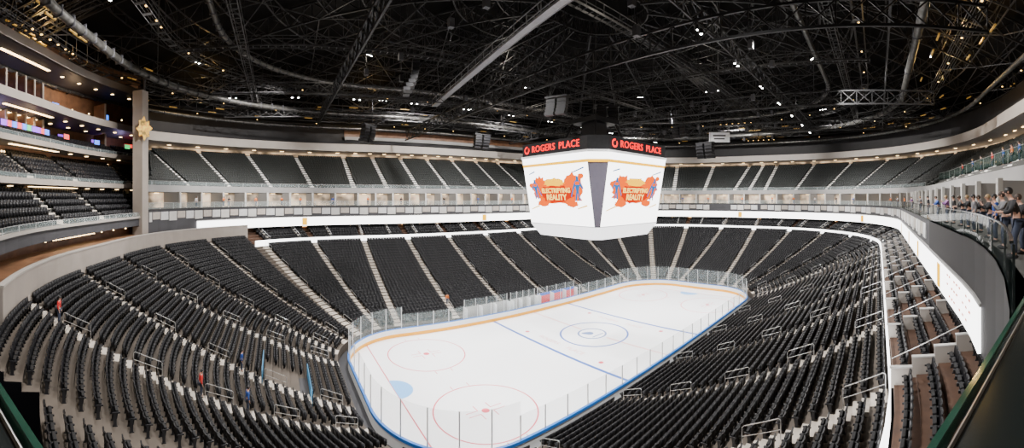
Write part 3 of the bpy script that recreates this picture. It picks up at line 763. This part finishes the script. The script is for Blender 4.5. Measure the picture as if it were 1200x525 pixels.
for dd in(29,34,40,44):
    for i in range(64):
        if rnd.random()<.45: continue
        t=8*i/64+rnd.uniform(-.02,.02); x,y,a=rp(t,dd); z=36.6+rnd.uniform(-.4,.9)
        if not infr(x,y,z,40) or (1.0<t<2.6 and rnd.random()<.5): continue
        if gd0 is None:
            m=MB(); m.box((0,0,0),(.10,0,0),(0,.9,0),(0,0,.08),m_gold_glow); gd0=m.obj('insulated_glow_pipe'); q=gd0
        else: q=gd0.copy(); SC.objects.link(q)
        q.location=(x,y,z); q.rotation_euler=(0,0,a); tag(q,'short gold insulated pipe with painted-in glow between roof trusses','pipe','gold pipes with painted-in glow')
fx=MB(); fx.tube([(0,0,.4),(0,0,0)],.2,m_black,10); fx.tube([(0,0,-.0),(0,0,-.04)],.13,m_white,10); fx.beam((0,0,.4),(0,0,2.6),.05,.05,m_black)
fo_=fx.obj('floodlight')
lp=[]
for f in(.46,.7):
    for i in range(12):
        t=8*(i+.5*(f>.5))/12; x,y,_=rp(t,48)
        for k in(0,.012,.024): x2,y2,_=rp(t+k,48); lp.append((x2*f,y2*f,rz(f)-3.7))
for y in(-20,20):
    for x in range(-45,50,9): lp+= [(x,y,32.8),(x+.9,y,32.8)]
ff=True
for p in lp:
    if not infr(p[0],p[1],p[2],60): continue
    if ff: q=fo_; ff=False
    else: q=fo_.copy(); SC.objects.link(q)
    q.location=p; tag(q,'small bright floodlight hanging from a roof truss','floodlight','roof floodlights')
al=MB(); al.box((0,0,0),(.10,0,0),(0,.10,0),(0,0,.05),m_amber); al.beam((0,0,.05),(0,0,1.0),.05,.05,m_black); alo=al.obj('work_light'); ff=True
for d,z in((31,35.6),(20,36.8),(41,35.6)):
    for i in range(44):
        t=8*i/44; x,y,_=rp(t,d)
        if not infr(x,y,z,40): continue
        if ff: q=alo; ff=False
        else: q=alo.copy(); SC.objects.link(q)
        q.location=(x,y,z); tag(q,'small amber work light along a roof catwalk','work light','amber work lights')
rg=MB(); rg.tube([(0,0,0),(0,0,7)],.035,m_black,5); rg.box((0,0,0),(.25,0,0),(0,.25,0),(0,0,.4),m_dgrey); rg.tube([(0,0,-.3),(0,0,-1.6)],.02,m_black,5); rgo=rg.obj('chain_hoist'); ff=True
for i in range(46):
    x,y=rnd.uniform(-28,45),rnd.uniform(-28,34); z=rnd.uniform(31.5,35)
    if abs(x)<9 and abs(y)<9: continue
    if not infr(x,y,z,20): continue
    if ff: q=rgo; ff=False
    else: q=rgo.copy(); SC.objects.link(q)
    q.location=(x,y,z); tag(q,'black chain hoist hanging on a cable','hoist','chain hoists')
def speaker(u,v,D,n=6,sc=1.0):
    x,y=at(u,D); z=CZ+(V0-v)*D/F; r=empty('speaker_array',(x,y,z)); tag(r,'black line array of loudspeakers hanging on cables','loudspeaker','hanging loudspeakers')
    an=math.atan2(-y,-x); n_=Vector((math.cos(an),math.sin(an),0)); s=Vector((-n_.y,n_.x,0))
    for sd in(-1,1):
        mb=MB()
        for i in range(n):
            c=n_*(-.03*i*i)+s*sd*.75*sc+Vector((0,0,-i*.42*sc)); mb.box(c,n_*.35*sc,s*.6*sc,Vector((0,0,.19*sc)),m_black); mb.box(c+n_*.355*sc,n_*.01,s*.5*sc,Vector((0,0,.14*sc)),m_black)
        mb.obj('speaker_stack',r)
    mb=MB(); mb.box((0,0,.4),n_*.4,s*1.5*sc,Vector((0,0,.1)),m_black)
    for sd in(-1,1): mb.tube([tuple(s*sd*sc+Vector((0,0,.4))),tuple(s*sd*sc+Vector((0,0,42-z)))],.03,m_black,5)
    mb.obj('rigging',r)
for a_ in((432,150,60,5,1.2),(487,80,45,7,1.1),(565,160,75,5,1.2),(653,118,42,5,.9),(712,128,62,5,1.3),(826,170,70,5,1.3),(797,150,62,4,1.1)): speaker(*a_)
x,y=at(843,78); z=CZ+(V0-161)*78/F; an=math.atan2(CY-y,CX-x)
mb=MB(); mb.box((0,0,0),(.05,0,0),(0,2.1,0),(0,0,1.0),m_bwhite); mb.box((.06,0,.35),(.01,0,0),(0,1.3,0),(0,0,.14),m_dgrey); mb.box((.06,0,-.3),(.01,0,0),(0,1.1,0),(0,0,.12),m_dgrey)
for s in(-1,1): mb.tube([(0,s*1.9,1),(0,s*1.9,10)],.03,m_black,5)
o=mb.obj('hanging_sign'); o.location=(x,y,z); o.rotation_euler=(0,0,an); tag(o,'small white rectangular sign hanging on wires','sign')
# ------------------------------------------------------------ people
def skin_mesh(chains,mat,name,sub=1):
    vs=[];es=[];rs=[];idx={}
    for ch in chains:
        prev=None
        for (p,r) in ch:
            key=tuple(round(a,4) for a in p)
            if key not in idx: idx[key]=len(vs); vs.append(p); rs.append(r)
            if prev is not None: es.append((prev,idx[key]))
            prev=idx[key]
    me=bpy.data.meshes.new(name); me.from_pydata(vs,es,[]); o=bpy.data.objects.new(name,me); SC.objects.link(o)
    m=o.modifiers.new('s','SKIN')
    for i,sv in enumerate(me.skin_vertices[0].data):
        r=rs[i]; sv.radius=(r,r) if not isinstance(r,tuple) else r; sv.use_root=(i==0)
    m2=o.modifiers.new('u','SUBSURF'); m2.levels=sub; m2.render_levels=sub
    dg=bpy.context.evaluated_depsgraph_get(); me2=bpy.data.meshes.new_from_object(o.evaluated_get(dg)); bpy.data.objects.remove(o)
    me2.materials.clear(); me2.materials.append(mat); me2.polygons.foreach_set('use_smooth',[True]*len(me2.polygons)); return me2
def joinm(ms,name):
    vs=[];fs=[]
    for m in ms:
        n=len(vs); vs+=[tuple(v.co) for v in m.vertices]; fs+=[tuple(n+i for i in p.vertices) for p in m.polygons]
    me=bpy.data.meshes.new(name); me.from_pydata(vs,[],fs); me.polygons.foreach_set('use_smooth',[True]*len(fs)); return me
def ellip(c,r):
    import bmesh
    bm=bmesh.new(); bmesh.ops.create_uvsphere(bm,u_segments=14,v_segments=10,radius=1)
    for v in bm.verts: v.co=Vector((c[0]+v.co.x*r[0],c[1]+v.co.y*r[1],c[2]+v.co.z*r[2]))
    me=bpy.data.meshes.new('e'); bm.to_mesh(me); bm.free(); return me
def person_meshes(lean,arm):
    pel=(0-lean*.3,0,.95)
    def T(h,f=0,y=0): return (pel[0]+lean*(h-.95)+f,y,h-.10*lean*(h-.95)*2)
    ch=T(1.36,.02); sp=T(1.15,.01); nk=T(1.50,.03); hb=T(1.57,.05); hm=T(1.65,.065); ht=T(1.73,.055)
    torso=[(pel,.135),(sp,.125),(ch,.15),(nk,.055),(hb,.07),(hm,.10),(ht,.075)]
    chains=[torso]; sleeves=[[(pel,.15),(sp,.145),(ch,.168),(T(1.45,.02),.10)]]; trous=[[(pel,.15)]]
    hands=[]
    for s in(-1,1):
        sh=T(1.41,.0,s*.19)
        if arm=='rail': el=(sh[0]+.12,s*.27,1.14); wr=(sh[0]+.34,s*.2,1.13); pm=(sh[0]+.42,s*.17,1.13)
        elif arm=='phone': el=(sh[0]+.17,s*.24,1.18); wr=(sh[0]+.34,s*.09,1.38); pm=(sh[0]+.37,s*.06,1.45)
        else: el=(sh[0]-.02,s*.25,1.13); wr=(sh[0]+.07,s*.25,.88); pm=(sh[0]+.09,s*.24,.80)
        chains.append([(ch,.15),(sh,.065),(el,.045),(wr,.03),(pm,.036)])
        sleeves.append([(ch,.168),(sh,.08),(el,.062),(tuple(np.array(el)*.25+np.array(wr)*.75),.05)])
        hp=(pel[0],s*.1,.88); kn=(.03,s*.11,.5); anx=(0,s*.11,.09); toe=(.17,s*.12,.04)
        chains.append([(pel,.135),(hp,.095),(kn,.06),(anx,.042),(toe,.035)])
        trous.append([(pel,.15),(hp,.115),(kn,.08),((0,s*.11,.12),.065)])
        dr=(Vector(pm)-Vector(wr)).normalized(); sd=Vector((0,1,0)); dn=dr.cross(sd).normalized()
        for k,(o_,ln) in enumerate(((-.027,.07),(-.009,.08),(.009,.075),(.027,.06))):
            b=Vector(pm)+sd*o_; hands.append(skin_mesh([[(tuple(b),.010),(tuple(b+dr*ln*.6),.009),(tuple(b+dr*ln*.9+dn*ln*.35),.008)]],m_skin,'f',1))
        b=Vector(wr)*.5+Vector(pm)*.5-sd*s*.025; hands.append(skin_mesh([[(tuple(b),.011),(tuple(b+dr*.03-sd*s*.03),.010),(tuple(b+dr*.065-sd*s*.03),.008)]],m_skin,'f',1))
    body=skin_mesh(chains,m_skin,'body',1)
    nose=ellip((hm[0]+.105,0,hm[2]-.005),(.02,.014,.022)); ears=[ellip((hm[0],s*.1,hm[2]),(.02,.012,.03)) for s in(-1,1)]
    body=joinm([body]+hands+[nose]+ears,'body')
    shirt=skin_mesh(sleeves,m_skin,'shirt',1); tr=skin_mesh(trous,m_skin,'trousers',1)
    hair=ellip((hm[0]-.025,0,hm[2]+.035),(.115,.108,.105)); hair.polygons.foreach_set('use_smooth',[True]*len(hair.polygons))
    eyes=[ellip((hm[0]+.093,s*.035,hm[2]+.012),(.012,.014,.008)) for s in(-1,1)]; mouth=ellip((hm[0]+.092,0,hm[2]-.045),(.01,.025,.006))
    shoes=[ellip((.07,s*.115,.05),(.15,.055,.055)) for s in(-1,1)]
    ph=None
    if arm=='phone':
        p=T(1.41); mbp=MB(); mbp.box((p[0]+.40,0,1.50),(.006,0,0),(0,.075,0),(0,0,.038),m_black); po=mbp.obj('tmp'); ph=po.data; bpy.data.objects.remove(po)
    return dict(body=body,shirt=shirt,trousers=tr,hair=hair,eyes=eyes,mouth=mouth,shoes=shoes,phone=ph)
PM=[person_meshes(.28,'rail'),person_meshes(.05,'down'),person_meshes(.12,'phone')]
cols={'black':(.015,.015,.018),'orange':(.75,.18,.02),'blue':(.02,.07,.30),'white':(.6,.6,.6),'red':(.6,.02,.02),'grey':(.15,.15,.16),'purple':(.2,.08,.25)}
cm={k:M('cloth_'+k,c,.8,noise=.1) for k,c in cols.items()}
hm_=[M('hair_brown',(.05,.03,.02),.6),M('hair_black',(.012,.01,.01),.5),M('hair_blond',(.35,.24,.12),.6)]
m_face=M('face_dark',(.06,.03,.03),.5,noise=0); m_jean=M('dark_jeans',(.03,.04,.07),.85)
cache={}
def cmesh(me,mat):
    k=(me.name,mat.name)
    if k not in cache:
        m=me.copy(); m.materials.clear(); m.materials.append(mat); cache[k]=m
    return cache[k]
def person(x,y,z,an,pose,col,hi=0,sc=1.0,detail=True,lab=None):
    P_=PM[pose]; r=empty('person',(x,y,z)); r.rotation_euler=(0,0,an); r.scale=(sc,)*3
    tag(r,lab or ('person in %s top %s'%(col,('leaning on the glass railing','standing on the deck','holding up a phone at the railing')[pose])),'person','spectators on the decks')
    def add(n,me,mat):
        o=bpy.data.objects.new(n,cmesh(me,mat)); o.parent=r; SC.objects.link(o); return o
    add('body',P_['body'],m_skin); add('shirt',P_['shirt'],cm[col]); add('trousers',P_['trousers'],m_jean); add('hair',P_['hair'],hm_[hi])
    if detail:
        for e in P_['eyes']: add('eye',e,m_face)
        add('mouth',P_['mouth'],m_face)
        for s in P_['shoes']: add('shoe',s,cm['black'])
        if P_['phone']: add('phone',P_['phone'],m_black)
    return r
def on_ring(u,d,z,pose,col,hi=0,sc=1.,detail=True,turn=0,lab=None):
    x,y,D=hit(u,d)
    nx=max(abs(x)-A,0)*math.copysign(1,x); ny=max(abs(y)-B,0)*math.copysign(1,y)
    an=math.atan2(-ny,-nx)+turn
    return person(x,y,z,an,pose,col,hi,sc,detail,lab)
on_ring(1189,26.25,16.8,0,'black',1,1.10,lab='person in black jacket leaning forward on the glass railing')
on_ring(1177,26.3,16.8,2,'grey',0,1.04,lab='person in grey top photographing over the railing')
for i,u in enumerate((1199,1167,1160,1150,1142,1135,1127,1118,1110,1099,1088,1079,1069,1060,1052,1044)):
    on_ring(u,26.3+.5*rnd.random(),16.8,i%3,rnd.choice(['black','orange','blue','black','grey','white','black','purple']),i%3,1.0)
for i,u in enumerate((230,262,268,300,330,352,390,431,470,500,520,560,600,800,830,870,905,930,955,980,1000)):
    on_ring(u,26.4+rnd.random()*2,16.8,(i+1)%3,rnd.choice(['black','orange','blue','white']),i%3,1.0,False)
for i,u in enumerate((1195,1186,1176,1163,1150,1140,1128)):
    on_ring(u,33.9,uz(3),1,rnd.choice(['black','orange','blue','red']),i%3,1.0,False)
aisl=list(ais_all(TE-2,8+T0))
for (u,v,col) in((237,428,'red'),(277,440,'blue'),(66,372,'red'),(300,455,'blue'),(510,362,'orange')):
    best=None
    for t in aisl:
        for k in range(1,NE-1):
            x,y,a=rp(t,ld(k)+PIT*.25); uu,vv,D=proj(x,y,lz(k)+.9)
            e=(uu-u)**2+(vv-v)**2
            if best is None or e<best[0]: best=(e,x,y,lz(k)+.04,a)
    e,x,y,z,a=best; person(x,y,z,a+math.pi,1,col,1,1.0,False,lab='person in %s top standing on the aisle steps'%col)
# ------------------------------------------------------------ lights
def spot(x,y,z,e,sz=150,c=(1,.96,.92),tx=None):
    l=bpy.data.lights.new('arena_spot','SPOT'); l.energy=e; l.spot_size=math.radians(sz); l.spot_blend=.6; l.shadow_soft_size=.3; l.color=c
    o=bpy.data.objects.new('arena_spot',l); o.location=(x,y,z)
    if tx: o.rotation_euler=(Vector(tx)-Vector((x,y,z))).to_track_quat('-Z','Y').to_euler()
    SC.objects.link(o)
# broad house lights plus tighter rink lights
for x in(-44,-22,0,22,44):
    for y in(-24,0,24):
        if (x,y)==(0,0): continue
        spot(x,y,34.4,24000,150,c=(1,.97,.94))
for x in(-24,-9,9,24):
    for y in(-17,17):
        spot(x,y,34.2,32000,60,c=(1,.99,.99),tx=(x*.9,y*.35,0))
for t in (0.5,1.5,2.25,2.75,3.4,4.5,6.3,6.8,7.5):
    x,y,_=rp(t,14); gx,gy,_=rp(t,42); spot(x,y,34.4,42000,95,(1,.96,.92),(gx,gy,22))
for x,y in((-30,15),(5,28),(32,0),(-8,-15)):
    l=bpy.data.lights.new('roof_wash_fill','POINT'); l.energy=1300; l.color=(1,.9,.75); l.shadow_soft_size=.2  # added fill lamps without fixtures, to lift the roof steel
    o=bpy.data.objects.new('roof_wash_fill',l); o.location=(x,y,37.6); SC.objects.link(o)
for t in (3.5,4.3,7.0,6.6,2.9):
    x,y,_=rp(t,33); l=bpy.data.lights.new('roof_wash_fill','POINT'); l.energy=1100; l.color=(1,.62,.20); l.shadow_soft_size=.2  # added warm fill lamps, no fixture, colour the roof edge gold
    o=bpy.data.objects.new('roof_wash_fill',l); o.location=(x,y,36.9); SC.objects.link(o)
for t,z,d,e,c in((3.75,26.8,35.5,220,(.6,.5,1)),(4.3,26.8,35.5,220,(1,.66,.38)),(4.95,26.8,35.5,220,(.6,.5,1)),(3.9,32.5,35.5,220,(1,.68,.4)),(4.8,32.5,35.5,220,(1,.68,.4)),(3.95,22.8,31,130,(1,.72,.5)),(4.8,22.8,31,130,(1,.72,.5))):
    x,y,_=rp(t,d); l=bpy.data.lights.new('suite_light','POINT'); l.energy=e; l.color=c; l.shadow_soft_size=.1
    o=bpy.data.objects.new('suite_light',l); o.location=(x,y,z); SC.objects.link(o)
w=bpy.data.worlds.new('world'); bpy.context.scene.world=w; w.use_nodes=True; w.node_tree.nodes['Background'].inputs[0].default_value=(.05,.05,.06,1)
# ------------------------------------------------------------ camera
c=bpy.data.cameras.new('camera'); co=bpy.data.objects.new('camera',c); SC.objects.link(co)
co.location=(CX,CY,CZ); co.rotation_euler=(math.pi/2,0,YAW-math.pi/2); c.type='PANO'; c.clip_end=500; c.clip_start=.05
t=c.cycles if hasattr(c,'cycles') and hasattr(c.cycles,'panorama_type') else c
t.panorama_type='CENTRAL_CYLINDRICAL'
t.central_cylindrical_range_u_min=-600/F; t.central_cylindrical_range_u_max=600/F
t.central_cylindrical_range_v_min=-(525-V0)/F; t.central_cylindrical_range_v_max=V0/F
bpy.context.scene.camera=co
